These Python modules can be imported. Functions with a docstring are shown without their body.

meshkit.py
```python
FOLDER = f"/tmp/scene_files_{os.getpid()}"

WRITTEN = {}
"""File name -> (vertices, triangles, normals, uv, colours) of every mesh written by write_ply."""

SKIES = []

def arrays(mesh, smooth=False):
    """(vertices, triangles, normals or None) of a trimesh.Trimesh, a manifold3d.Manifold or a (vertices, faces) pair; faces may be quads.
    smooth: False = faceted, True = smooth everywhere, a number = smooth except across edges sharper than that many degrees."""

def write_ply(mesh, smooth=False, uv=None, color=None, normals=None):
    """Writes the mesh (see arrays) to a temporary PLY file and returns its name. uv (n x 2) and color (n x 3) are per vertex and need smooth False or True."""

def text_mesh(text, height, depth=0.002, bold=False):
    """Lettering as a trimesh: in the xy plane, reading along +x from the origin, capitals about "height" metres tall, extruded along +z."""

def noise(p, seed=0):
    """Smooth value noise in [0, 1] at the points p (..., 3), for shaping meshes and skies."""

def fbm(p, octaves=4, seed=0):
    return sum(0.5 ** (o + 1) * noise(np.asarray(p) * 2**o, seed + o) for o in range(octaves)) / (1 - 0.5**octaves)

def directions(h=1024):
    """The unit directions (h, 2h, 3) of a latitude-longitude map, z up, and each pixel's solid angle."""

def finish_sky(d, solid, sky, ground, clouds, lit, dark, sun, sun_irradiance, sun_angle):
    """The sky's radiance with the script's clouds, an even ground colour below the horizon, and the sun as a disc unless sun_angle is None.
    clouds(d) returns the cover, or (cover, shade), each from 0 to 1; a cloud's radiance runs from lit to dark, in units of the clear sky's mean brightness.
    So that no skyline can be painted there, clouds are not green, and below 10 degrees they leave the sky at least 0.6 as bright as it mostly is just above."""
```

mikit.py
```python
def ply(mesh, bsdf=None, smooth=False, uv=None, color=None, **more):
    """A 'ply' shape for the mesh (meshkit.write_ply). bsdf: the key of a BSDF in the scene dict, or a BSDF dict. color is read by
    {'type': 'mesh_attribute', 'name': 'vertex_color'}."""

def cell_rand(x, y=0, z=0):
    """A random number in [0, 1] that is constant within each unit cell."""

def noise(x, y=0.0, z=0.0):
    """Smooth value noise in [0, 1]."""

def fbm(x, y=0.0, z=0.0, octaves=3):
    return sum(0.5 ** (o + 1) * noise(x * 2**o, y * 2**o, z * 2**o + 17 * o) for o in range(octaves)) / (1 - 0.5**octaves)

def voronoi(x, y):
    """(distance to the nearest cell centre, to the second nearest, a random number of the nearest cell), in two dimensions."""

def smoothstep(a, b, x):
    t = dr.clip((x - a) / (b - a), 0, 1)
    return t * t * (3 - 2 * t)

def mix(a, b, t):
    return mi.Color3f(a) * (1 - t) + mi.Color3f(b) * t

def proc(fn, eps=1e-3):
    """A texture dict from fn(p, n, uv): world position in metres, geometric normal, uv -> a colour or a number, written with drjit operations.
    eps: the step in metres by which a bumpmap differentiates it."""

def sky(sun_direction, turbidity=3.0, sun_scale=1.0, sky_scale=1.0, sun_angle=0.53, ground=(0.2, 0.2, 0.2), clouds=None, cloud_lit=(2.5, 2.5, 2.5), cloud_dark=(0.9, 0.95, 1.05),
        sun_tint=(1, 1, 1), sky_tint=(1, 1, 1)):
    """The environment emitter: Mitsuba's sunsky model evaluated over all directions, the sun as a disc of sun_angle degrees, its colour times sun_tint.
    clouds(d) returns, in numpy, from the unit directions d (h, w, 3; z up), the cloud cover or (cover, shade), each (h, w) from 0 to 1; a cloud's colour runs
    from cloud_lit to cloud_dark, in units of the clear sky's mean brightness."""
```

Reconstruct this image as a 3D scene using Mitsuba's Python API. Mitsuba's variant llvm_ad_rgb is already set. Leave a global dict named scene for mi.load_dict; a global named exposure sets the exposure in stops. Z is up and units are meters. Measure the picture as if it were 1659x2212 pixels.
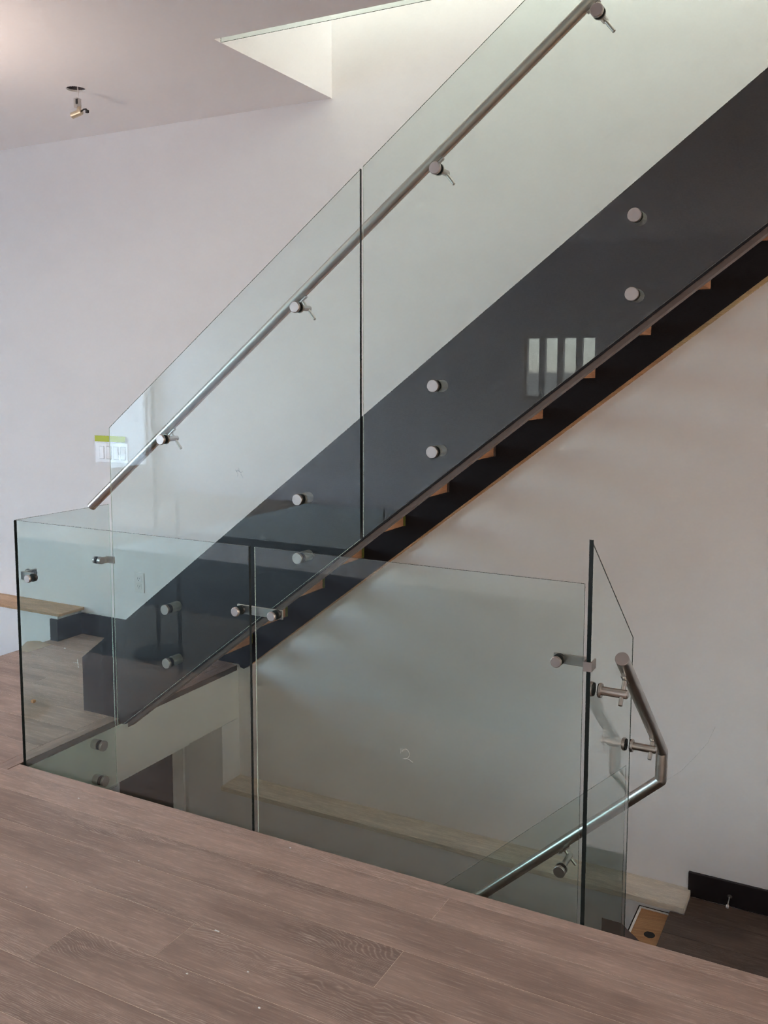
import math, random
import numpy as np, trimesh, drjit as dr, mitsuba as mi, mikit, meshkit
from shapely.geometry import Polygon, box as sbox
from mikit import noise, fbm, smoothstep, mix, cell_rand
T = mi.ScalarTransform4f
random.seed(7)

# ------------------------------------------------------------------ camera, sky, exposure
exposure = 6.68
LAMP = (0.74, 0.595, 0.51)                     # radiance of the added, unseen uplight that brightens the ceiling
scene, labels = {}, {}
CAM = np.array([2.8604, -2.3497, 1.5094])
YAW, PITCH, ROLL, F_PX = 0.4785, -0.1021, 0.0034, 1978.5153
fw = np.array([-math.sin(YAW) * math.cos(PITCH), math.cos(YAW) * math.cos(PITCH), math.sin(PITCH)])
rt = np.array([math.cos(YAW), math.sin(YAW), 0.0])
up = np.cross(rt, fw)
up = up * math.cos(ROLL) - rt * math.sin(ROLL)
scene['camera'] = {'type': 'perspective', 'fov': math.degrees(2 * math.atan(829.5 / F_PX)), 'fov_axis': 'x',
                   'near_clip': 0.01, 'far_clip': 100.0,
                   'principal_point_offset_x': -38.6037 / 1659, 'principal_point_offset_y': 100.1781 / 2212,
                   'to_world': T().look_at(origin=CAM.tolist(), target=(CAM + fw).tolist(), up=up.tolist())}
scene['sky'] = mikit.sky((-0.927, 0.0, 0.375), turbidity=3.0, sun_scale=0.02, sky_scale=1.0, ground=(0.46, 0.45, 0.43),
                         clouds=lambda d: np.full(d.shape[:2], 0.65), cloud_lit=(1.22, 1.22, 1.22), cloud_dark=(1.0, 1.0, 1.0))

# ------------------------------------------------------------------ helpers
def numbered(key):
    if key not in used:
        used.add(key); return key
    k = 1
    while f'{key}_{k:03d}' in used: k += 1
    key = f'{key}_{k:03d}'; used.add(key); return key
used = set()

def obj(name, mesh, mat, parent=None, smooth=False, uv=None, label=None):
    key = numbered((parent + '__' if parent else '') + name)
    scene[key] = mikit.ply(mesh, mat, smooth, uv=uv)
    if label: labels[key] = {'label': label}
    return key

def thing(name, label, cat, group=None):
    key = numbered(name)
    labels[key] = {'label': label, 'category': cat}
    if group: labels[key]['group'] = group
    return key

def struct(name, mesh, mat, smooth=False, uv=None):
    key = obj(name, mesh, mat, None, smooth, uv)
    labels[key] = {'kind': 'structure'}
    return key

def tag(key, label, cat, group=None):
    labels[key] = {'label': label, 'category': cat}
    if group: labels[key]['group'] = group
    return key

def cat(*m):
    return trimesh.util.concatenate([x for y in m for x in (y if isinstance(y, list) else [y])])

def bx(x0, x1, y0, y1, z0, z1):
    m = trimesh.creation.box([x1 - x0, y1 - y0, z1 - z0])
    m.apply_translation([(x0 + x1) / 2, (y0 + y1) / 2, (z0 + z1) / 2])
    return m

def rbx(x0, x1, y0, y1, z0, z1, b=0.002):
    """A box with chamfered edges."""
    import manifold3d as m3
    c = []
    for dx, dy, dz in ((0, b, b), (b, 0, b), (b, b, 0)):
        c.append(m3.Manifold.cube([x1 - x0 - 2 * dx, y1 - y0 - 2 * dy, z1 - z0 - 2 * dz]).translate([x0 + dx, y0 + dy, z0 + dz]))
    h = m3.Manifold.batch_hull(c).to_mesh()
    return trimesh.Trimesh(h.vert_properties[:, :3], h.tri_verts, process=False)

def prism_xz(poly, y0, y1):
    p = poly if isinstance(poly, Polygon) else Polygon(poly)
    m = trimesh.creation.extrude_polygon(p, y1 - y0, engine='earcut')
    v = m.vertices.copy()
    m.vertices = np.stack([v[:, 0], y1 - v[:, 2], v[:, 1]], 1)
    return m

def prism_yz(poly, x0, x1):
    p = poly if isinstance(poly, Polygon) else Polygon(poly)
    m = trimesh.creation.extrude_polygon(p, x1 - x0, engine='earcut')
    v = m.vertices.copy()
    m.vertices = np.stack([x0 + v[:, 2], v[:, 0], v[:, 1]], 1)
    return m

def prism_xy(poly, z0, z1):
    p = poly if isinstance(poly, Polygon) else Polygon(poly)
    m = trimesh.creation.extrude_polygon(p, z1 - z0, engine='earcut')
    m.apply_translation([0, 0, z0])
    return m

def frame_to(d):
    d = np.asarray(d, float) / np.linalg.norm(d)
    a = np.array([0, 0, 1.0]) if abs(d[2]) < 0.9 else np.array([1.0, 0, 0])
    u = np.cross(a, d); u /= np.linalg.norm(u)
    return u, np.cross(d, u), d

def lathe(p0, d, prof, n=40):
    """Revolves prof [(distance along d, radius)] round the axis from p0."""
    u, v, d = frame_to(d)
    p0 = np.asarray(p0, float)
    ang = np.arange(n) * 2 * np.pi / n
    V, Fc = [], []
    for t, r in prof:
        V.append(p0 + d * t + r * (np.cos(ang)[:, None] * u + np.sin(ang)[:, None] * v))
    V = np.concatenate(V)
    for k in range(len(prof) - 1):
        for i in range(n):
            j = (i + 1) % n
            a, b, c, e = k * n + i, k * n + j, (k + 1) * n + j, (k + 1) * n + i
            Fc += [[a, b, c], [a, c, e]]
    c0, c1 = len(V), len(V) + 1
    V = np.vstack([V, p0 + d * prof[0][0], p0 + d * prof[-1][0]])
    L = (len(prof) - 1) * n
    for i in range(n):
        j = (i + 1) % n
        Fc += [[c0, j, i], [c1, L + i, L + j]]
    return trimesh.Trimesh(V, np.array(Fc), process=False)

def rod(a, b, r, n=28, cham=0.0008):
    a, b = np.asarray(a, float), np.asarray(b, float)
    L = np.linalg.norm(b - a)
    return lathe(a, b - a, [(0, r - cham), (cham, r), (L - cham, r), (L, r - cham)], n)

def tube(pts, r, n=10):
    pts = np.asarray(pts, float)
    t = np.gradient(pts, axis=0); t /= np.linalg.norm(t, axis=1, keepdims=True)
    u, v, _ = frame_to(t[0])
    V = []
    for p, d in zip(pts, t):
        u = u - d * (u @ d); u /= np.linalg.norm(u); v = np.cross(d, u)
        for k in range(n):
            a = 2 * np.pi * k / n
            V.append(p + r * (math.cos(a) * u + math.sin(a) * v))
    Fc = []
    for i in range(len(pts) - 1):
        for k in range(n):
            l = (k + 1) % n
            Fc += [[i * n + k, i * n + l, (i + 1) * n + l], [i * n + k, (i + 1) * n + l, (i + 1) * n + k]]
    for k in range(1, n - 1):
        Fc += [[0, k + 1, k], [(len(pts) - 1) * n, (len(pts) - 1) * n + k, (len(pts) - 1) * n + k + 1]]
    return trimesh.Trimesh(np.array(V), np.array(Fc), process=False)

# ------------------------------------------------------------------ materials
def mat(name, **k):
    scene[name] = {'type': 'twosided', 'bsdf': {'type': 'principled', **k}}
    return name
def rgb(r, g, b): return {'type': 'rgb', 'value': [r, g, b]}

def paint_fn(base):
    base = np.array(base)
    def fn(p, n, uv):
        g = noise(p.x * 420, p.y * 420, p.z * 420) * 0.5 + noise(p.x * 140, p.y * 140, p.z * 140) * 0.5
        return mi.Color3f(*base.tolist()) * (0.985 + 0.03 * g)
    return fn
mat('m_wall', base_color=mikit.proc(paint_fn((0.79, 0.772, 0.772))), roughness=0.75, specular=0.25)
mat('m_ceiling', base_color=mikit.proc(paint_fn((0.79, 0.772, 0.772))), roughness=0.85, specular=0.2)
mat('m_white', base_color=rgb(0.80, 0.78, 0.75), roughness=0.7, specular=0.3)
mat('m_added_tarp', base_color=rgb(0.10, 0.115, 0.15), roughness=0.7, specular=0.2)
mat('m_added_cover', base_color=rgb(0.55, 0.57, 0.61), roughness=0.5)

def oak_fn(ground, dark, pale, pores=1.0):
    """Limed oak in uv metres: u along the board, v across (both shifted at random per board)."""
    def fn(p, n, uv):
        u, v = uv.x, uv.y
        cell = dr.floor(u / 20.0)
        # cathedral figure: stretched rings with a wandering centre, strong in patches, plus fine open pores
        w = fbm(u * 1.1, v * 4.0, cell * 3.7, 3) - 0.5
        w2 = fbm(u * 16.0, v * 30.0, 4.0, 2) - 0.5
        ring = (v + 0.11 * w) * 185.0 + fbm(u * 2.6, v * 9.0, 9.0, 2) * 17.0 + w2 * 2.6
        s = dr.abs(ring - dr.floor(ring) - 0.5) * 2.0
        figure = smoothstep(0.50, 0.66, fbm(u * 1.5 + 31.0, v * 8.0, 2.0, 2))
        line = smoothstep(0.45, 0.95, s) * figure
        grain = noise(u * 26.0, v * 700.0, 1.0) * 0.5 + noise(u * 9.0, v * 260.0, 5.0) * 0.5
        patch = fbm(u * 2.4, v * 11.0, 12.0, 3)
        fleck = noise(u * 60.0, v * 240.0, 7.0)
        col = mix(mi.Color3f(*dark), mi.Color3f(*ground), smoothstep(0.30, 0.62, patch))
        col = col * (1.0 - 0.11 * figure * (1.0 - line))
        col = mix(col, mi.Color3f(*pale), pores * (0.42 * line * smoothstep(0.2, 0.65, fleck) + 0.34 * smoothstep(0.62, 0.85, grain)))
        col = col * (0.90 + 0.2 * fleck * smoothstep(0.2, 0.8, grain))
        return col * (0.93 + 0.14 * noise(u * 14.0, v * 60.0, 3.0))
    return fn
def oak_height(p, n, uv):
    return noise(uv.x * 30.0, uv.y * 900.0, 1.0) * 0.00006
oaks = []
for k, s in enumerate((1.0, 0.93, 1.06, 0.98)):
    nm = f'm_oak_{k}'
    g = np.array([0.455, 0.325, 0.268]) * s
    scene[nm] = {'type': 'twosided', 'bsdf': {'type': 'principled', 'base_color': mikit.proc(oak_fn((g).tolist(), (g * [0.80, 0.79, 0.79]).tolist(), [0.54, 0.43, 0.37])),
                 'roughness': 0.5, 'specular': 0.18}}
    oaks.append(nm)
mat('m_oak_dark', base_color=mikit.proc(oak_fn([0.120, 0.084, 0.066], [0.085, 0.061, 0.050], [0.19, 0.145, 0.118], 0.8)), roughness=0.5, specular=0.35)
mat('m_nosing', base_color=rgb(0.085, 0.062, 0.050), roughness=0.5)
mat('m_block', base_color=rgb(0.16, 0.125, 0.12), roughness=0.5)
mat('m_seam', base_color=rgb(0.66, 0.54, 0.44), roughness=0.8)
mat('m_tread', base_color=mikit.proc(oak_fn([0.62, 0.32, 0.18], [0.52, 0.25, 0.13], [0.70, 0.42, 0.26], 0.6)), roughness=0.55, specular=0.3)
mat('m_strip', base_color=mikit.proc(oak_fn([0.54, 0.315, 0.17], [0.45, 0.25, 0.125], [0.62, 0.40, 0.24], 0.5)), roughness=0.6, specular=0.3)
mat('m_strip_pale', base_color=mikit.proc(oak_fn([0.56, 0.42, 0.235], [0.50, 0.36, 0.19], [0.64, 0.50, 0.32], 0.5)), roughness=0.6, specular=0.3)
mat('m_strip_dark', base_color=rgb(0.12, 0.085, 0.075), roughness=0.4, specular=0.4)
mat('m_ply', base_color=mikit.proc(oak_fn([0.50, 0.28, 0.13], [0.42, 0.22, 0.10], [0.58, 0.38, 0.20], 0.4)), roughness=0.7)
mat('m_cap', base_color=mikit.proc(oak_fn([0.58, 0.37, 0.22], [0.52, 0.32, 0.18], [0.64, 0.44, 0.29], 0.4)), roughness=0.5, specular=0.3)
mat('m_ledge', base_color=mikit.proc(oak_fn([0.76, 0.69, 0.585], [0.73, 0.66, 0.55], [0.80, 0.73, 0.63], 0.25)), roughness=0.7)

def steelpaint(p, n, uv):
    g = noise(p.x * 300, p.y * 300, p.z * 300)
    return mi.Color3f(0.017, 0.015, 0.0175) * (0.9 + 0.25 * g)
mat('m_stringer', base_color=mikit.proc(steelpaint), roughness=0.6, specular=0.12)
mat('m_base', base_color=rgb(0.016, 0.012, 0.014), roughness=0.45, specular=0.4)
mat('m_steel', base_color=rgb(0.58, 0.545, 0.515), metallic=1.0, roughness=0.30)
mat('m_steel_cap', base_color=rgb(0.52, 0.47, 0.45), metallic=1.0, roughness=0.38)
mat('m_barrel', base_color=rgb(0.50, 0.48, 0.46), metallic=0.6, roughness=0.45)
mat('m_rubber', base_color=rgb(0.012, 0.011, 0.011), roughness=0.6)
mat('m_edge_unlit', base_color=rgb(0.008, 0.014, 0.014), roughness=0.15, specular=0.4)  # glass edge that catches no light, painted dark
mat('m_edge_lit', base_color=rgb(0.62, 0.72, 0.66), roughness=0.3)  # same glass edge, the light it carries painted in as pale green
mat('m_edge_mid', base_color=rgb(0.11, 0.12, 0.115), roughness=0.3, specular=0.4)  # same glass edge, half lit look painted in
mat('m_plastic', base_color=rgb(0.76, 0.73, 0.72), roughness=0.3, specular=0.5)
mat('m_rocker_shade', base_color=rgb(0.40, 0.38, 0.375), roughness=0.6)  # darker grey that puts the shade round the switch rockers into colour
mat('m_tape', base_color=rgb(0.50, 0.56, 0.05), roughness=0.6)
mat('m_glue', base_color=rgb(0.15, 0.15, 0.03), roughness=0.6)
mat('m_dark', base_color=rgb(0.02, 0.018, 0.017), roughness=0.7)
mat('m_door', base_color=rgb(0.060, 0.045, 0.036), roughness=0.5)
mat('m_can', base_color=rgb(0.10, 0.09, 0.10), roughness=0.6)
mat('m_brass', base_color=rgb(0.62, 0.52, 0.38), metallic=0.6, roughness=0.35)
mat('m_paper', base_color=rgb(0.42, 0.33, 0.24), roughness=0.8)
mat('m_chalk', base_color=rgb(0.75, 0.73, 0.70), roughness=0.9)
mat('m_pen', base_color=rgb(0.34, 0.36, 0.42), roughness=0.7)
mat('m_pencil', base_color=rgb(0.56, 0.54, 0.53), roughness=0.8)
mat('m_chip', base_color=rgb(0.62, 0.30, 0.13), roughness=0.7)
scene['m_glass'] = {'type': 'thindielectric', 'int_ior': 1.52, 'specular_transmittance': rgb(0.84, 0.925, 0.895)}
scene['m_pane'] = {'type': 'thindielectric', 'int_ior': 1.5, 'specular_transmittance': rgb(0.72, 0.86, 1.0)}  # blue tint added to cool the light from the left
scene['m_pane_amber'] = {'type': 'thindielectric', 'int_ior': 1.5, 'specular_transmittance': rgb(1.0, 0.75, 0.55)}  # amber tint added to warm the light from the right
scene['m_pane_dim'] = {'type': 'thindielectric', 'int_ior': 1.5, 'specular_transmittance': rgb(0.34, 0.34, 0.32)}  # grey tint added to dim this window in the glass reflections
scene['m_pane_warm'] = {'type': 'thindielectric', 'int_ior': 1.5, 'specular_transmittance': rgb(0.88, 0.80, 0.665)}  # tint added to warm the light from upstairs and below
scene['m_film'] = {'type': 'thindielectric', 'int_ior': 1.35}

def uvmesh(m, along=0, across=1, sh=None):
    """Unwelded mesh with uv = (along, across) in metres plus a random shift (for the oak)."""
    v = m.vertices[m.faces].reshape(-1, 3)
    f = np.arange(len(v)).reshape(-1, 3)
    mm = trimesh.Trimesh(v, f, process=False)
    su, sv = sh if sh else (random.uniform(0, 40), random.uniform(0, 20))
    a, c = v[:, along], v[:, across]
    n = np.repeat(m.face_normals, 3, 0)
    third = ({0, 1, 2} - {along, across}).pop()
    c = np.where(np.abs(n[:, across]) > 0.8, v[:, third] + 0.37, c)
    a = np.where(np.abs(n[:, along]) > 0.8, v[:, third], a)
    return mm, np.stack([a + su, c + sv], 1)

def wood(name, m, mt, parent=None, along=0, across=1, label=None, st=False):
    mm, uv = uvmesh(m, along, across)
    if st: return struct(name, mm, mt, False, uv)
    return obj(name, mm, mt, parent, False, uv, label)

# ------------------------------------------------------------------ room shell
W, C, Z0, ZT = 1.3923, 2.7659, -2.7, 5.9
XL, XR, YF = -5.2, 5.6, -5.6
SL = 3.126                                   # upper floor level
struct('wall_back', bx(XL - .2, XR + .2, W, W + .15, Z0, ZT), 'm_wall')
# lower part of the stairwell wall stands forward of the wall above; a doorway at its left end
lower = sbox(-0.29, Z0, XR, -0.645).union(sbox(-0.29, -0.70, -0.040, -0.297)).union(sbox(XL, Z0, -1.12, -0.297)).union(sbox(-1.13, -0.45, -0.28, -0.297))
struct('wall_lower', prism_xz(sbox(-0.29, Z0, XR, -0.645).union(sbox(-0.29, -0.70, -0.040, -0.302)), 1.250, W), 'm_wall')
struct('wall_lower_left', bx(-1.6, -1.12, 1.250, W, Z0, -0.302), 'm_wall')
front = sbox(XL - .2, Z0, XR + .2, ZT)
front = front.difference(sbox(-0.36, 1.22, 0.40, 1.90))
front = front.difference(sbox(-2.0, 3.5, 4.0, 5.2))
struct('wall_front', prism_xz(front, YF - .15, YF), 'm_wall')
left = sbox(YF, Z0, W, ZT).difference(sbox(-5.45, 0.30, -1.8, 2.60)).difference(sbox(-4.6, 3.5, -2.6, 5.5)).difference(sbox(-3.2, -1.9, -1.4, -0.8))
struct('wall_left', prism_yz(left, XL - .15, XL), 'm_wall')
struct('wall_right', prism_yz(sbox(YF, Z0, W, ZT).difference(sbox(-1.8, 3.4, 1.2, 5.6)).difference(sbox(-5.2, 0.8, -2.5, 2.45)), XR, XR + .15), 'm_wall')
struct('added_tarp', bx(-4.2, 1.7, -3.365, -1.15, 0.0002, 0.0012), 'm_added_tarp')  # unseen dark sheet added to darken the reflections in the glass
struct('added_cover', bx(-2.9, 1.5, -5.55, -3.37, 0.0002, 0.0012), 'm_added_cover')  # unseen pale sheet added for the bright band in the glass reflections
slab = sbox(XL, YF, XR, W).difference(sbox(0.548, 0.543, 4.05, W + 1)).difference(sbox(1.9, 0.42, 4.05, W + 1))
holed = slab.difference(Polygon([(-0.405 + 0.0435 * math.cos(a), 0.757 + 0.0435 * math.sin(a)) for a in np.linspace(0, 2 * math.pi, 41)[:-1]]))
struct('ceiling', cat(prism_xy(holed, C, C + .13), prism_xy(slab, C + .13, SL)), 'm_ceiling')
struct('ceiling_upper', bx(XL, XR, YF, W, ZT, ZT + .1), 'm_white')
struct('floor_basement', bx(XL, XR, YF, W, Z0 - .1, Z0), 'm_oak_dark')

# main floor: slab, planks, nosing
floorpoly = sbox(XL, YF, XR, -0.067).union(sbox(-1.215, -0.1, -0.0755, W)).union(sbox(XL, -0.1, -2.6, W))
struct('floor', cat(prism_xy(floorpoly, -0.297, -0.00055), bx(-0.0755, 5.4, -0.067, -0.03, -0.297, -0.031)), 'm_seam')
PW, GAP = 0.1615, 0.0015
rows = [(-0.180 - PW * (k + 1), -0.180 - PW * k) for k in range(9)] + [(-0.180, -0.066)]
joints = {0: [-0.9, 3.62], 1: [-0.35, 1.829, 3.9], 2: [-0.8, 1.2655, 3.35], 3: [0.994, 3.1], 4: [0.2, 2.35], 5: [1.6, 3.5], 6: [0.8, 2.9], 7: [1.9, 3.9], 8: [1.2, 3.1], 9: [-0.55, 1.834, 3.4]}
def plank(x0, x1, y0, y1, k):
    wood('plank', rbx(x0 + GAP / 2, x1 - GAP / 2, y0 + GAP / 2, y1 - GAP / 2, -0.0005, 0.0, 0.0002), oaks[k % 4], 'floor')
kk = 0
for i, (y0, y1) in enumerate(rows):
    xs = [-1.215] + joints[i] + [5.4]
    for a, b in zip(xs, xs[1:]):
        plank(a, b, y0, y1, (kk * 7 + i * 3) % 11); kk += 1
lrows = [(-0.066, 0.144), (0.144, 0.333), (0.333, 0.4945)] + [(0.4945 + PW * k, 0.4945 + PW * (k + 1)) for k in range(5)] + [(0.4945 + 5 * PW, W)]
for i, (y0, y1) in enumerate(lrows):
    xs = [-1.215] + ([-0.72] if i % 3 == 1 else []) + [-0.075]
    for a, b in zip(xs, xs[1:]):
        plank(a, b, y0, y1, (kk * 5 + i) % 7); kk += 1
wood('nosing', rbx(-0.01, 5.4, -0.0655, -0.010, -0.030, 0.0, 0.003), oaks[2], 'floor', label='narrow edge board along the stairwell')
wood('nosing', rbx(-0.0745, -0.0128, -0.0650, 1.345, -0.028, 0.0, 0.001), oaks[1], 'floor', along=1, across=0)
obj('nosing_edge', bx(-0.0127, -0.0115, -0.03, 1.345, -0.028, -0.0015), 'm_nosing', 'floor', label='dark edge of the floor under the return panel')  # edge strip darker than the boards above it
mm, uv = uvmesh(bx(XL, XR, YF, -1.635, -0.0012, 0.0)); obj('boards', mm, 'm_oak_0', 'floor', False, uv)
mm, uv = uvmesh(bx(XL, -1.217, -1.633, -0.1, -0.0012, 0.0)); obj('boards', mm, 'm_oak_1', 'floor', False, uv)
struct('trim_1', bx(-0.055, -0.040, -0.03, W, -0.300, -0.0285), 'm_white')
struct('trim_2', bx(-1.12, -0.0405, 0.0, 1.0, -0.305, -0.2975), 'm_white')

# windows out of view; lower right and basement ones added to brighten the walls
def window(name, mesh_frame, pane):
    k = struct(name, mesh_frame, 'm_white')
    obj('pane', pane, 'm_pane_dim' if name == 'window_1' else 'm_pane_amber' if name == 'added_window_2' else 'm_pane_warm' if name in ('added_window_7', 'window_4', 'window_5', 'window_6') else 'm_pane', k)
def win_front(name, x0, x1, z0, z1, n):
    y = YF - .08
    fr = [bx(x0, x1, y - .03, y + .03, z0, z0 + .05), bx(x0, x1, y - .03, y + .03, z1 - .05, z1)]
    for i in range(n + 1):
        x = x0 + (x1 - x0) * i / n
        fr.append(bx(max(x0, x - .03), min(x1, x + .03), y - .03, y + .03, z0, z1))
    window(name, cat(fr), trimesh.Trimesh([[x0, y, z0], [x1, y, z0], [x1, y, z1], [x0, y, z1]], [[0, 1, 2], [0, 2, 3]], process=False))
def win_left(name, y0, y1, z0, z1, n, x=XL - .08):
    fr = [bx(x - .03, x + .03, y0, y1, z0, z0 + .05), bx(x - .03, x + .03, y0, y1, z1 - .05, z1)]
    for i in range(n + 1):
        y = y0 + (y1 - y0) * i / n
        fr.append(bx(x - .03, x + .03, max(y0, y - .03), min(y1, y + .03), z0, z1))
    window(name, cat(fr), trimesh.Trimesh([[x, y0, z0], [x, y1, z0], [x, y1, z1], [x, y0, z1]], [[0, 1, 2], [0, 2, 3]], process=False))
win_front('window_1', -0.36, 0.40, 1.22, 1.90, 4)
win_left('window_3', -5.45, -1.8, 0.30, 2.60, 3)
win_front('window_4', -2.0, 4.0, 3.5, 5.2, 4)
win_left('added_window_7', -3.2, -1.4, -1.9, -0.8, 2)  # unseen window added to lighten the stairwell below floor level
win_left('window_6', -1.8, 1.2, 3.4, 5.6, 2, XR + .08)
win_left('added_window_2', -5.2, -2.5, 0.8, 2.45, 3, XR + .08)  # unseen window added to warm and brighten the right side
win_left('window_5', -4.6, -2.6, 3.5, 5.5, 2)

# low curb wall at the left with its baseboard; landing baseboard
struct('wall_curb', bx(XL, -1.160, 1.216, W, Z0, 0.1415), 'm_wall')
struct('baseboard_left', cat(bx(-1.1545, -0.17, 1.380, W, 0.0, 0.123), bx(-1.160, -1.1485, 1.216, 1.380, 0.0, 0.123), bx(-1.208, -1.1485, 1.2045, 1.216, 0.0, 0.123)), 'm_base')
struct('baseboard_right', rbx(2.263, XR, 1.378, W, -0.640, -0.537, 0.002), 'm_base')

# ------------------------------------------------------------------ lower landing and flight
struct('floor_landing', prism_xy(sbox(2.1, 0.5, XR, 1.249), -0.70, -0.66), 'm_ply')
lp = [(2.2205, 0.62), (2.2205, 1.234), (2.268, 1.241), (2.268, W), (5.4, W), (5.4, 0.62)]
for k, (y0, y1) in enumerate(((0.60, 0.76), (0.76, 0.92), (0.92, 1.08), (1.08, 1.234))):
    wood('board', rbx(2.2205, 5.4, y0 + .0006, y1 - .0006, -0.660, -0.640, .001), 'm_oak_dark', 'floor_landing')
wood('board', rbx(2.276, 5.4, 1.2346, 1.3775, -0.660, -0.640, .001), 'm_oak_dark', 'floor_landing')
hole = cat(lathe((2.176, 1.068, -0.6598), (0, 0, 1), [(0, 0.021), (0.0004, 0.021)], 32))
obj('drywall_edge', cat(bx(2.0995, 2.108, 0.9, 1.2425, -0.660, -0.6575), bx(2.0995, 2.222, 1.234, 1.2425, -0.660, -0.6575)), 'm_white', 'floor_landing', label='thin white strip round the bare plywood')
obj('gap', cat(bx(2.0945, 2.0995, 0.9, 1.248, -0.660, -0.6575), bx(2.0945, 2.222, 1.2425, 1.248, -0.660, -0.6575)), 'm_dark', 'floor_landing', label='dark gap round the bare plywood')
k = obj('hole', hole, 'm_dark', 'floor_landing', label='dark round knot hole in the bare plywood')
struct('wall_landing', cat(bx(2.1, 2.22, 0.45, 1.249, Z0, -0.70)), 'm_white')

t = thing('lower_stair', 'dark brown lower flight below the glass panel at the right corner', 'stairs')
wood('stringer', prism_yz([(0.53, -0.305), (0.53, -0.62), (0.9, -0.64), (0.9, -0.60)], 2.126, 2.19), 'm_block', t, 1, 2)
for k in range(3):
    wood('tread', rbx(2.26, 4.2, 0.0 + .215 * k, 0.24 + .215 * k, -0.17 - .158 * k - .03, -0.17 - .158 * k, .002), 'm_oak_dark', t)
for k in range(5):
    wood('tread', rbx(2.06 - .19 * k - .22, 2.06 - .19 * k, 0.56, 1.245, -0.84 - .172 * k - .04, -0.84 - .172 * k, .002), 'm_oak_dark', t, 1, 0)

lb = wood('ledge_board', rbx(-0.039, 2.2745, 1.232, W, -0.637, -0.613, .0015), 'm_ledge')
tag(lb, 'pale bare wood ledge board running along the wall below the stairs', 'ledge')
struct('trim_3', bx(-0.362, -0.29, 1.235, W, Z0, -0.32), 'm_white')
struct('door_1', bx(-0.80, -0.364, 1.29, 1.33, Z0, -0.32), 'm_door')

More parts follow.
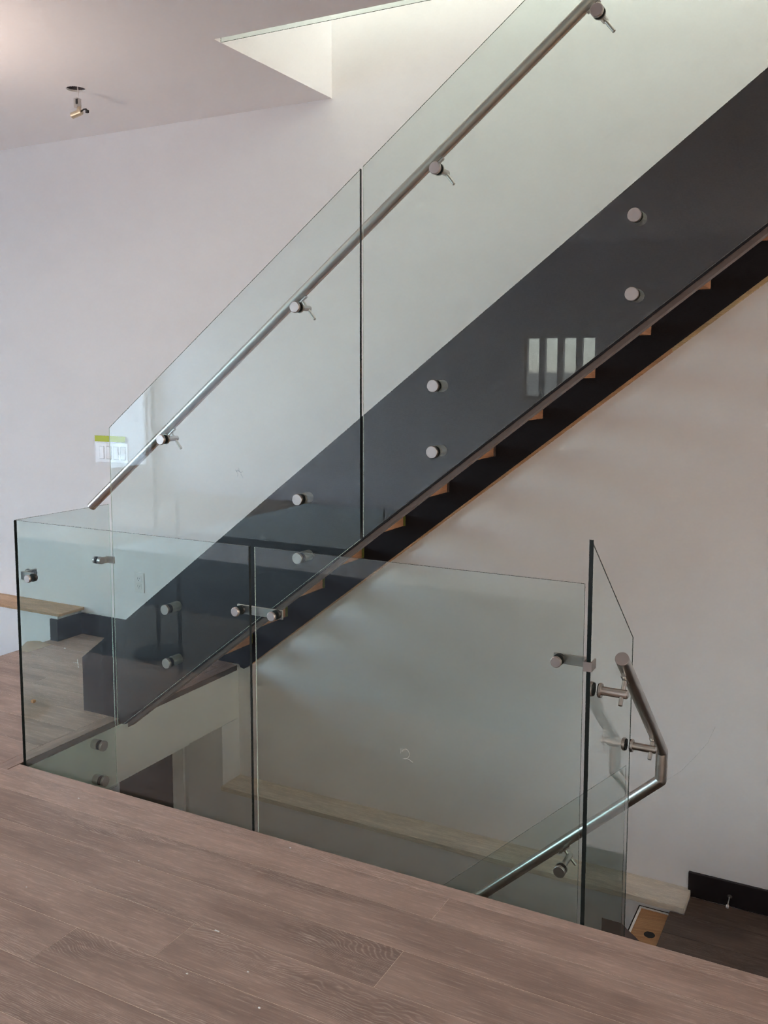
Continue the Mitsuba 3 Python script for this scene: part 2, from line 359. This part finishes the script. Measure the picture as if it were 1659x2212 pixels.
# ------------------------------------------------------------------ the stair
st = thing('staircase', 'open riser staircase with black side plates and bare wood tread ends', 'staircase')
ns = 0.771
XE = 3.52
obj('stringer', prism_xz([(-0.222, 0), (-0.012, 0), (-0.005, -0.016), (0.012, -0.022), (0.028, -0.018), (XE, -0.040 + ns * XE), (XE, 0.414 + ns * XE), (-0.222, 0.414 - ns * 0.222)], 0.514, 0.564), 'm_stringer', st)
obj('stringer', prism_xz([(-0.172, 0), (-0.012, 0), (-0.002, -0.016), (0.02, -0.020), (0.036, -0.012), (XE, -0.022 + 0.768 * XE), (XE, 0.40 + 0.768 * XE), (-0.172, 0.40 - 0.768 * 0.172)], 1.3605, W - .0008), 'm_stringer', st)
def strip(x0, x1, a0, b0, a1, b1, y0, y1): return prism_xz([(x0, a0 + b0 * x0), (x1, a0 + b0 * x1), (x1, a1 + b1 * x1), (x0, a1 + b1 * x0)], y0, y1)
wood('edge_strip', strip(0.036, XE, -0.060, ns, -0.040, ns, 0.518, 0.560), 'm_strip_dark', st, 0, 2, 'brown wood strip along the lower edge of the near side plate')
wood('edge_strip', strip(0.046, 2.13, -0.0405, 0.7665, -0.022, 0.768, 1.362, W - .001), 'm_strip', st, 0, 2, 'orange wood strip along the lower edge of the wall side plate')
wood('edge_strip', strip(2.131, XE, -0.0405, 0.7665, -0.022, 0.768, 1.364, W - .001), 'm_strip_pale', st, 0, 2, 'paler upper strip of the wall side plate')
for k in range(16):
    x, z = 0.0776 + 0.2194 * k, 0.1738 + 0.1703 * k
    wood('tread', rbx(x - 0.265, x, 0.5645, 1.341, z - 0.050, z, 0.002), 'm_tread', st, 1, 0)
    if k < 7:
        obj('glue_joint', bx(x - 0.02, x + 0.001, 1.3412, 1.3602, z - 0.051, z + 0.001), 'm_glue' if k < 5 else 'm_strip_dark', st, label='yellow green glue at the tread end')

# ------------------------------------------------------------------ glass panels
def slope_poly(x0, x1, zb, zt, axis):
    """Panel outline corners (bottom left, bottom right, top right, top left); zb, zt give z at x0 and x1."""
    return [(x0, zb[0]), (x1, zb[1]), (x1, zt[1]), (x0, zt[0])]

def panel(name, label, corners, axis, at, th=0.0115, edges='mmmm', group=None):
    """axis 'y': corners are (x,z) in the plane y=at; axis 'x': corners are (y,z) in the plane x=at."""
    t = thing(name, label, 'glass panel', group)
    c = np.array(corners, float)
    put = (lambda a, b, d: [a, at + d, b]) if axis == 'y' else (lambda a, b, d: [at + d, a, b])
    V = [put(a, b, 0) for a, b in c]
    obj('pane', trimesh.Trimesh(V, [[0, 1, 2], [0, 2, 3]], process=False), 'm_glass', t)
    names = {'m': 'm_edge_mid', 'd': 'm_edge_unlit', 'p': 'm_edge_lit'}
    for i in range(4):
        a, b = c[i], c[(i + 1) % 4]
        d = (b - a) / np.linalg.norm(b - a); nrm = np.array([-d[1], d[0]])
        # thin polished edge band; its tone paints in how the edge catches light
        q = []
        hw = th / 2 if edges[i].isupper() else 0.0016
        for s in (-hw, hw):
            for w in (0.0, 0.0006):
                for e in (a, b):
                    pnt = e + nrm * w
                    q.append(put(pnt[0], pnt[1], s))
        m = trimesh.convex.convex_hull(np.array(q))
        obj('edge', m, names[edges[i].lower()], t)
    return t

# corners are given bottom-left, bottom-right, top-right, top-left -> edges bottom, right, top, left
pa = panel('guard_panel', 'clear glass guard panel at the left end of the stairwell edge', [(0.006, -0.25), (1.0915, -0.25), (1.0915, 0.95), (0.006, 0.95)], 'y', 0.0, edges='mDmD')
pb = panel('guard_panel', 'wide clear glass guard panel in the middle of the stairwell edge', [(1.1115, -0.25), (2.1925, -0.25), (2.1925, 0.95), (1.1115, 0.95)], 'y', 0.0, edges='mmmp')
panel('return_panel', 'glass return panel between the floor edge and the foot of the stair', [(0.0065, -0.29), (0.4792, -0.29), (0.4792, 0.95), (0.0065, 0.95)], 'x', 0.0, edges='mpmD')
gl = lambda x: -0.0452 + 0.771 * x
gt = lambda x: 1.2753 + 0.771 * (x - 0.0426)
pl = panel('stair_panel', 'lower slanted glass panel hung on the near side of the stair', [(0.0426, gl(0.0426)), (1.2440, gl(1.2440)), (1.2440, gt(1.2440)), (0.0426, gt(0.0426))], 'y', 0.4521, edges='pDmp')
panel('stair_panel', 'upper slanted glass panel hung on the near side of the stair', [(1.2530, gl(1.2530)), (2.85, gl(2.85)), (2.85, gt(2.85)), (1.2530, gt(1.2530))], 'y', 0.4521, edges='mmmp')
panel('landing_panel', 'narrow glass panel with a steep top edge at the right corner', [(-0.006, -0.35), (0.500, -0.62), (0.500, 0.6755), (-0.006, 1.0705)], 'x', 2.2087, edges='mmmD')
dz = 0.907
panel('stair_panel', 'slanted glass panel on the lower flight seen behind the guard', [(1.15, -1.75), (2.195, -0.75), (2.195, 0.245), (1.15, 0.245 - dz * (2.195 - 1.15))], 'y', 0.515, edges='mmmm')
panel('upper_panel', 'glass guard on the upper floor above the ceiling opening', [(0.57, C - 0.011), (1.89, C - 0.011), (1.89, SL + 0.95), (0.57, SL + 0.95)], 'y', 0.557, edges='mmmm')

# ------------------------------------------------------------------ fittings
def cap_standoff(key, p, d, back, r=0.021):
    """Disc cap in front of the sheet at p (sheet mid-plane), gaskets, barrel of length back behind it. d points to the viewer's side."""
    p, d = np.asarray(p, float), np.asarray(d, float)
    h = 0.0060
    obj('gasket', cat(lathe(p + d * h, d, [(0, r * .93), (0.003, r * .93)]), lathe(p - d * (h + 0.003), d, [(0, r * .93), (0.003, r * .93)])), 'm_rubber', key)
    obj('cap', lathe(p + d * (h + 0.003), d, [(0, r), (0.010, r), (0.0115, r - 0.0015)]), 'm_steel_cap', key, smooth=30)
    b = p - d * (h + 0.003 + back)
    obj('barrel', lathe(b, d, [(0, r * .97), (back, r * .97)]), 'm_barrel', key, smooth=30)

SO = [((0.3356, 0.5454), 'upper steel standoff of the lowest pair on the near side plate'), ((0.3363, 0.3218), 'lower steel standoff of the lowest pair on the near side plate'),
      ((0.983, 1.0397), 'upper steel standoff of the second pair, left of the panel joint'), ((0.981, 0.8202), 'lower steel standoff of the second pair, left of the panel joint'),
      ((1.5317, 1.4621), 'upper steel standoff of the third pair, right of the panel joint'), ((1.5299, 1.2393), 'lower steel standoff of the third pair, right of the panel joint'),
      ((2.1908, 1.9748), 'upper steel standoff of the highest pair on the near side plate'), ((2.1892, 1.7434), 'lower steel standoff of the highest pair on the near side plate')]
for (x, z), lab in SO:
    cap_standoff(thing('standoff', lab, 'standoff', 'glass standoffs on the stair side'), (x, 0.4521, z), (0, -1, 0), 0.0525)
for y, z, lab in ((0.394, -0.075, 'upper steel standoff on the slab edge under the return panel'), (0.396, -0.233, 'lower steel standoff on the slab edge under the return panel')):
    cap_standoff(thing('standoff', lab, 'standoff', 'glass standoffs on the slab edge'), (0.0, y, z), (1, 0, 0), 0.031, 0.022)

def rail_bracket(lab, p, d, arm, pin_dir, pin_up, pin_down, rail_dir, r=0.0205, group=None, ra=0.0105):
    """p on the sheet, arm along -d (away from the cap), pin through the arm's end, saddle under the rail."""
    p, d = np.asarray(p, float), np.asarray(d, float)
    key = thing('rail_bracket', lab, 'bracket', group)
    h = 0.006
    obj('gasket', cat(lathe(p + d * h, d, [(0, r * .9), (0.003, r * .9)]), lathe(p - d * (h + 0.003), d, [(0, r * .9), (0.003, r * .9)])), 'm_rubber', key)
    obj('cap', lathe(p + d * (h + 0.003), d, [(0, r), (0.0085, r), (0.0105, r - 0.002)]), 'm_steel_cap', key, smooth=30)
    b = p - d * (h + 0.003)
    obj('collar', lathe(b, -d, [(0, r), (0.006, r), (0.007, r - 0.001)]), 'm_steel', key, smooth=30)
    e = b - d * arm
    obj('arm', lathe(b - d * 0.006, -d, [(0, ra), (arm - 0.004, ra), (arm - 0.002, ra - .0007), (arm + 0.0005, ra - .004)]), 'm_steel', key, smooth=30)
    q = b - d * (arm - 0.010)
    n = np.asarray(pin_dir, float); n /= np.linalg.norm(n)
    obj('pin', rod(q - n * pin_down, q + n * (pin_up - 0.0245), 0.0058), 'm_steel', key, smooth=30)
    s = q + n * (pin_up - 0.0185)
    rd = np.asarray(rail_dir, float); rd /= np.linalg.norm(rd)
    sd = np.cross(rd, n)
    sad = trimesh.creation.box([0.05, 0.014, 0.004])
    M = np.eye(4); M[:3, 0], M[:3, 1], M[:3, 2], M[:3, 3] = rd, sd, n, s - n * 0.003
    sad.apply_transform(M)
    scr = [lathe(s - n * 0.0085 + rd * o, n, [(0, 0.0022), (0.001, 0.0034), (0.004, 0.0036)], 14) for o in (-0.018, 0.018)]
    obj('saddle', cat(sad, scr), 'm_steel', key)

RY, RR = 0.520, 0.0192
rail_z = lambda x: 0.929 + 0.795 * (x + 0.136)
rdir = np.array([1, 0, 0.795]); rdir /= np.linalg.norm(rdir)
nup = np.array([-rdir[2], 0, rdir[0]])
a = np.array([-0.139, RY, rail_z(-0.139)]); b = np.array([3.0, RY, rail_z(3.0)])
L = np.linalg.norm(b - a)
hr = thing('handrail', 'round brushed steel handrail slanting up behind the stair glass', 'handrail')
obj('tube', lathe(a, b - a, [(0, RR), (L, RR)], 56), 'm_steel', hr, smooth=30)
obj('end_cap', lathe(a, a - b, [(0, RR), (0.0025, RR), (0.0035, RR - 0.001)], 56), 'm_steel_cap', hr, smooth=30)
for (x, z), lab in (((0.3324, 1.2372), 'lowest bracket of the stair handrail, near the light switches'), ((0.978, 1.7402), 'second bracket of the stair handrail, just left of the panel joint'),
                    ((1.5331, 2.1744), 'third bracket of the stair handrail, right of the panel joint'), ((2.0611, 2.5798), 'topmost bracket of the stair handrail at the photo top edge')):
    dist = (np.array([x, RY, rail_z(x)]) - np.array([x, RY, z])) @ nup
    rail_bracket(lab, (x, 0.4521, z), (0, -1, 0), 0.069, nup, dist, 0.052, rdir, group='brackets of the stair handrail')

# right handrail: slanting down along the landing panel, short upright, then down the lower flight
RX = 2.2087 + 0.077
P0, P1 = np.array([RX, 0.045, 0.7445]), np.array([RX, 0.627, 0.2695])
P2, P3 = np.array([RX, 0.621, 0.172]), np.array([1.20, 0.621, 0.172 - 0.912 * (RX - 1.20)])
h2 = thing('handrail', 'brushed steel handrail with flat end cap and two bends at the right corner', 'handrail')
def seg(a, b, c=None): return rod(a, b, RR, 56, 0.0004)
obj('tube', cat(seg(P0, P1)), 'm_steel', h2, smooth=30)
obj('tube', cat(seg(P1, P2)), 'm_steel', h2, smooth=30)
obj('tube', cat(seg(P2, P3)), 'm_steel', h2, smooth=30)
bends = []
for P in (P1, P2):
    s = trimesh.creation.icosphere(3, RR * 0.998); s.apply_translation(P); bends.append(s)
    obj('bend', s, 'm_steel', h2, smooth=True)
obj('end_cap', lathe(P0, P0 - P1, [(0, RR), (0.0025, RR), (0.0035, RR - 0.001)], 56), 'm_steel_cap', h2, smooth=30)
rd2 = (P1 - P0) / np.linalg.norm(P1 - P0); n2 = np.array([0, -rd2[2], rd2[1]])
for y, z, lab in ((0.0783, 0.637, 'upper T shaped bracket on the landing glass panel'), (0.4784, 0.3303, 'lower T shaped bracket on the landing glass panel')):
    t0 = (y - P0[1]) / (P1[1] - P0[1]); zr = P0[2] + t0 * (P1[2] - P0[2])
    rail_bracket(lab, (2.2087, y, z), (-1, 0, 0), 0.073, n2, (zr - z) * n2[2], 0.034, rd2, group='brackets of the right handrail', ra=0.0122)
rd3 = (P3 - P2) / np.linalg.norm(P3 - P2); n3 = np.array([rd3[2], 0, -rd3[0]])
zr = P2[2] - 0.912 * (RX - 1.985)
rail_bracket('bracket under the lower handrail seen through the guard glass', (1.985, 0.515, -0.166), (0, -1, 0), 0.101, n3, (zr + 0.166) * n3[2], 0.036, rd3, group='brackets of the right handrail')

# clamps that join the guard panels
def small_cap(key, p, d, r=0.0155):
    p, d = np.asarray(p, float), np.asarray(d, float)
    obj('gasket', lathe(p + d * 0.006, d, [(0, r * .9), (0.004, r * .9)], 32), 'm_rubber', key)
    obj('cap', lathe(p + d * 0.010, d, [(0, r), (0.006, r), (0.0085, r - 0.002)], 40), 'm_steel_cap', key, smooth=30)
    obj('gasket', lathe(p - d * 0.006, -d, [(0, r), (0.014, r)], 32), 'm_rubber', key)
k1 = thing('glass_clamp', 'two disc steel clamp joining the two guard panels', 'clamp', 'clamps between the guard panels')
for x, z in ((1.0405, 0.7315), (1.1835, 0.734)): small_cap(k1, (x, 0, z), (0, -1, 0))
obj('bar', rbx(1.022, 1.202, 0.020, 0.026, 0.7175, 0.748, .001), 'm_steel', k1)
k2 = thing('glass_clamp', 'steel clamp holding the guard panel to the landing panel edge', 'clamp', 'clamps between the guard panels')
small_cap(k2, (2.121, 0, 0.7287), (0, -1, 0))
obj('bar', rbx(2.103, 2.196, 0.020, 0.026, 0.715, 0.743, .001), 'm_steel', k2)
obj('clip', cat(rbx(2.1965, 2.2020, -0.018, 0.026, 0.716, 0.742, .001), rbx(2.2155, 2.2205, -0.018, 0.026, 0.716, 0.742, .001), rbx(2.1965, 2.2205, -0.018, -0.0125, 0.716, 0.742, .001)), 'm_steel_cap', k2)
k3 = thing('glass_clamp', 'steel corner clamp at the left corner of the glass guard', 'clamp', 'clamps between the guard panels')
obj('bar', cat(rbx(0.010, 0.072, 0.012, 0.022, 0.722, 0.752, .001), rbx(0.010, 0.020, 0.012, 0.080, 0.722, 0.752, .001)), 'm_steel', k3)
small_cap(k3, (0.078, 0, 0.7365), (0, -1, 0))
small_cap(k3, (0.0, 0.065, 0.735), (-1, 0, 0))
k4 = thing('glass_clamp', 'steel clamp bridging the return panel and the stair panel', 'clamp', 'clamps between the guard panels')
obj('gasket', lathe((-0.006, 0.412, 0.7215), (-1, 0, 0), [(0, 0.0145), (0.006, 0.0145)], 32), 'm_rubber', k4)
obj('cap', lathe((0.006, 0.412, 0.7215), (1, 0, 0), [(0, 0.0155), (0.015, 0.0155), (0.0165, 0.014)], 40), 'm_steel_cap', k4, smooth=30)
obj('cap', lathe((-0.012, 0.412, 0.7215), (-1, 0, 0), [(0, 0.0155), (0.006, 0.0155), (0.0075, 0.014)], 40), 'm_steel_cap', k4, smooth=30)
obj('bar', rbx(0.012, 0.019, 0.415, 0.452, 0.707, 0.734, .001), 'm_steel', k4)
obj('clip', rbx(0.012, 0.060, 0.440, 0.4455, 0.707, 0.736, .001), 'm_steel_cap', k4)

# ------------------------------------------------------------------ things on the walls and floor
sw = thing('light_switch', 'white four gang light switch plate under a strip of green tape', 'light switch')
obj('plate', rbx(-1.000 + .002, -0.765, W - .006, W, 1.003, 1.112, .002), 'm_plastic', sw)
for k in range(4):
    x = -0.972 + k * 0.0525
    obj('rocker_shade', bx(x - .003, x + .035, W - .0068, W - .0055, 1.021, 1.094), 'm_rocker_shade', sw)  # raised grey plate, painted shade line round the rocker
    obj('rocker', rbx(x, x + 0.032, W - .0095, W - .005, 1.024, 1.091, .0015), 'm_plastic', sw)
rng = np.random.default_rng(3)
g = np.stack(np.meshgrid(np.linspace(-1.003, -0.765, 40), np.linspace(1.0, 1.122, 22), indexing='ij'), -1).reshape(-1, 2)
h = meshkit.fbm(np.c_[g * 22, np.zeros(len(g))], 2, 5)
V = np.c_[g[:, 0], W - 0.0112 - 0.0035 * h, g[:, 1]]
Fq = [[i * 22 + j, (i + 1) * 22 + j, (i + 1) * 22 + j + 1, i * 22 + j + 1] for i in range(39) for j in range(21)]
obj('film', (V, np.array(Fq)), 'm_film', sw, smooth=True)
tp = obj('green_tape', rbx(-1.002, -0.776, W - .013, W - .0105, 1.119, 1.152, .0005), 'm_tape'); tag(tp, 'strip of bright green tape above the light switches', 'tape')
ou = thing('wall_outlet', 'white double wall outlet low on the wall left of the stair', 'outlet')
obj('plate', rbx(-0.7445, -0.6735, W - .005, W, 0.2925, 0.404, .0015), 'm_plastic', ou)
for z in (0.312, 0.354):
    f = obj('socket', rbx(-0.726, -0.692, W - .0068, W - .004, z, z + 0.032, .001), 'm_plastic', ou)
    obj('slot', cat(bx(-0.717, -0.7152, W - .0072, W - .0062, z + .012, z + .022), bx(-0.703, -0.7012, W - .0072, W - .0062, z + .012, z + .022), bx(-0.711, -0.707, W - .0072, W - .0062, z + .004, z + .008)), 'm_can', f)
cb = wood('cap_board', rbx(-4.9, -1.135, 1.206, W - .001, 0.1420, 0.157, .0012), 'm_cap')
tag(cb, 'light wood cap board on the low white curb wall at the left', 'board')

# hanging lamp under an open ceiling hole
can = thing('recessed_can', 'dark round hole of an unfinished ceiling light', 'ceiling light')
cm = trimesh.creation.cylinder(0.0432, 0.115, sections=40); cm.apply_translation([-0.405, 0.757, C + 0.066])
cm.update_faces(cm.face_normals[:, 2] > -0.9); cm.invert()
obj('housing', cm, 'm_can', can)
sp = thing('hanging_spotlight', 'small spotlight hanging on wires from the ceiling hole', 'spotlight')
obj('wire', tube([(-0.389, 0.75, C + 0.10), (-0.389, 0.75, C + 0.02), (-0.386, 0.75, C - 0.02), (-0.382, 0.75, 2.722)], 0.0022), 'm_plastic', sp)
obj('bracket', cat(bx(-0.402, -0.399, 0.738, 0.762, 2.682, 2.722), bx(-0.399, -0.383, 0.738, 0.741, 2.680, 2.722), bx(-0.383, -0.3805, 0.738, 0.762, 2.683, 2.722)), 'm_steel', sp)
obj('socket', bx(-0.388, -0.377, 0.7355, 0.7378, 2.695, 2.716), 'm_dark', sp)
obj('neck', lathe((-0.383, 0.75, 2.668), (0, 0, 1), [(0, 0.009), (0.006, 0.010), (0.014, 0.007), (0.018, 0.007)], 24), 'm_brass', sp, smooth=30)
la, lb2 = np.array([-0.424, 0.745, 2.650]), np.array([-0.372, 0.755, 2.664])
obj('lamp', lathe(la, lb2 - la, [(0, 0.012), (0.002, 0.0135), (0.05, 0.0135), (0.054, 0.012)], 32), 'm_brass', sp, smooth=30)
obj('lens', lathe(la, la - lb2, [(0, 0.0115), (0.0015, 0.010)], 32), 'm_chalk', sp)
obj('connector', cat(tube([(-0.372, 0.752, 2.665), (-0.355, 0.752, 2.672), (-0.342, 0.752, 2.671), (-0.336, 0.752, 2.662)], 0.0032), bx(-0.342, -0.330, 0.747, 0.757, 2.654, 2.666)), 'm_dark', sp)

ds = thing('door_stop', 'small white door stop sticking out of the landing baseboard', 'door stop')
obj('rod', lathe((2.428, 1.378, -0.596), (-0.05, -1, -0.42), [(0, 0.010), (0.004, 0.010), (0.006, 0.003), (0.045, 0.003)], 20), 'm_steel', ds)
obj('tip', lathe(np.array([2.428, 1.378, -0.596]) + np.array([-0.05, -1, -0.42]) / 1.086 * 0.045, (-0.05, -1, -0.42), [(0, 0.006), (0.010, 0.006), (0.012, 0.004)], 20), 'm_plastic', ds)

fl = thing('added_lamp', 'unseen uplight with a bowl added for the ceiling glow, left of the viewer', 'floor lamp')  # lamp added out of view to make the ceiling glow
LX, LY = -0.50, -0.40
obj('base', lathe((LX, LY, 0.0), (0, 0, 1), [(0, 0.13), (0.015, 0.13), (0.022, 0.02)], 40), 'm_dark', fl)
obj('pole', lathe((LX, LY, 0.02), (0, 0, 1), [(0, 0.010), (2.06, 0.010)], 16), 'm_dark', fl, smooth=30)
obj('bowl', lathe((LX, LY, 2.08), (0, 0, 1), [(0, 0.03), (0.05, 0.10), (0.10, 0.15), (0.095, 0.145), (0.06, 0.10)], 40), 'm_dark', fl, smooth=30)
bl = obj('bulb', lathe((LX, LY, 2.142), (0, 0, 1), [(0, 0.12), (0.012, 0.118)], 40), 'm_white', fl)
scene[bl]['emitter'] = {'type': 'area', 'radiance': rgb(*LAMP)}

ch = obj('wood_chip', rbx(-0.507, -0.491, 0.468, 0.484, 0, 0.012, .001), 'm_chip'); tag(ch, 'small orange wood chip on the floor behind the guard glass', 'wood chip')
pp = np.stack(np.meshgrid(np.linspace(0, 1, 16), np.linspace(0, 1, 10), indexing='ij'), -1).reshape(-1, 2)
hh = meshkit.fbm(np.c_[pp * 3.1, np.zeros(len(pp))], 3, 8)
V = np.c_[-1.208 + 0.075 * pp[:, 1], 0.985 + 0.165 * pp[:, 0], 0.001 + 0.034 * np.sin(np.pi * pp[:, 0]) * (1 - pp[:, 1]) * (0.6 + 0.8 * hh)]
Fq = [[i * 10 + j, (i + 1) * 10 + j, (i + 1) * 10 + j + 1, i * 10 + j + 1] for i in range(15) for j in range(9)]
pk = obj('paper_scrap', (V, np.array(Fq)), 'm_paper', smooth=True); tag(pk, 'crumpled scrap of brown paper at the floor edge beside the curb', 'paper')
cr = []
for x, y in ((0.7127, -0.5935), (1.3408, -0.5008), (1.3888, -0.6771), (1.6241, -0.6944), (1.2706, -0.047), (0.4146, -0.1144), (-1.0132, 1.1294), (1.52, -0.60), (0.9, -0.33), (2.1, -0.62)):
    s = trimesh.creation.icosphere(1, 1.0); s.vertices *= np.array([0.003, 0.0022, 0.0012]) * (0.7 + 0.6 * random.random()) * (2.0 if x < -1 else 1.0)
    s.apply_translation([x, y, 0.001]); cr.append(s)
cr.append(bx(1.334, 1.350, -0.5025, -0.4995, 0.0001, 0.0015))
ck = obj('dust_crumbs', cat(cr), 'm_chalk'); labels[ck] = {'label': 'white plaster crumbs scattered on the wood floor', 'category': 'debris', 'kind': 'stuff'}
def flat_line(a, b, w):
    a, b = np.array(a), np.array(b); d = (b - a) / np.linalg.norm(b - a); n = np.array([-d[1], d[0]]) * w / 2
    return prism_xy([tuple(a - n), tuple(b - n), tuple(b + n), tuple(a + n)], 0.0001, 0.0006)
ct = obj('chalk_cross', cat(flat_line((-0.810, 1.027), (-0.694, 0.926), 0.003), flat_line((-0.789, 0.977), (-0.757, 0.983), 0.003)), 'm_chalk'); tag(ct, 'thin white cross mark on the floor at the stair foot', 'mark')

# pen marks on the glass and on the wall
def ink(parent, name, pts2, y, m, r=0.0011, label=None):
    ms = []
    for pl_ in pts2:
        p = np.array([(x, y, z) for x, z in pl_]); ms.append(tube(p, r, 6))
    return obj(name, cat(ms), m, parent, label=label)
arc = lambda cx, cz, r, a0, a1, n=12, e=1.0: [(cx + r * math.cos(a), cz + e * r * math.sin(a)) for a in np.linspace(math.radians(a0), math.radians(a1), n)]
ink(pb, 'pen_mark', [[(1.640, 0.387), (1.643, 0.380), (1.642, 0.371)], arc(1.660, 0.374, 0.012, 160, -40, 14, 1.2) + [(1.660, 0.358), (1.650, 0.357)], [(1.662, 0.360), (1.672, 0.358), (1.684, 0.351)]], -0.004, 'm_chalk', 0.0007, 'handwritten number 12 in white')
ink(pl, 'pen_mark', [arc(0.688, 1.118, 0.016, 80, -40), [(0.706, 1.142), (0.711, 1.130), (0.727, 1.106)], arc(0.717, 1.138, 0.012, 200, 330), [(0.696, 1.125), (0.703, 1.136)]], 0.448, 'm_pen', 0.0005, 'faint grey handwritten letters')
obj('pencil_line', tube([(2.344, W - .0004, 0.0928), (2.318, W - .0004, 0.022), (2.268, W - .0004, -0.052), (2.215, W - .0004, -0.122), (2.161, W - .0004, -0.170)], 0.0005, 5), 'm_pencil', 'wall_back', label='faint curved pencil line')
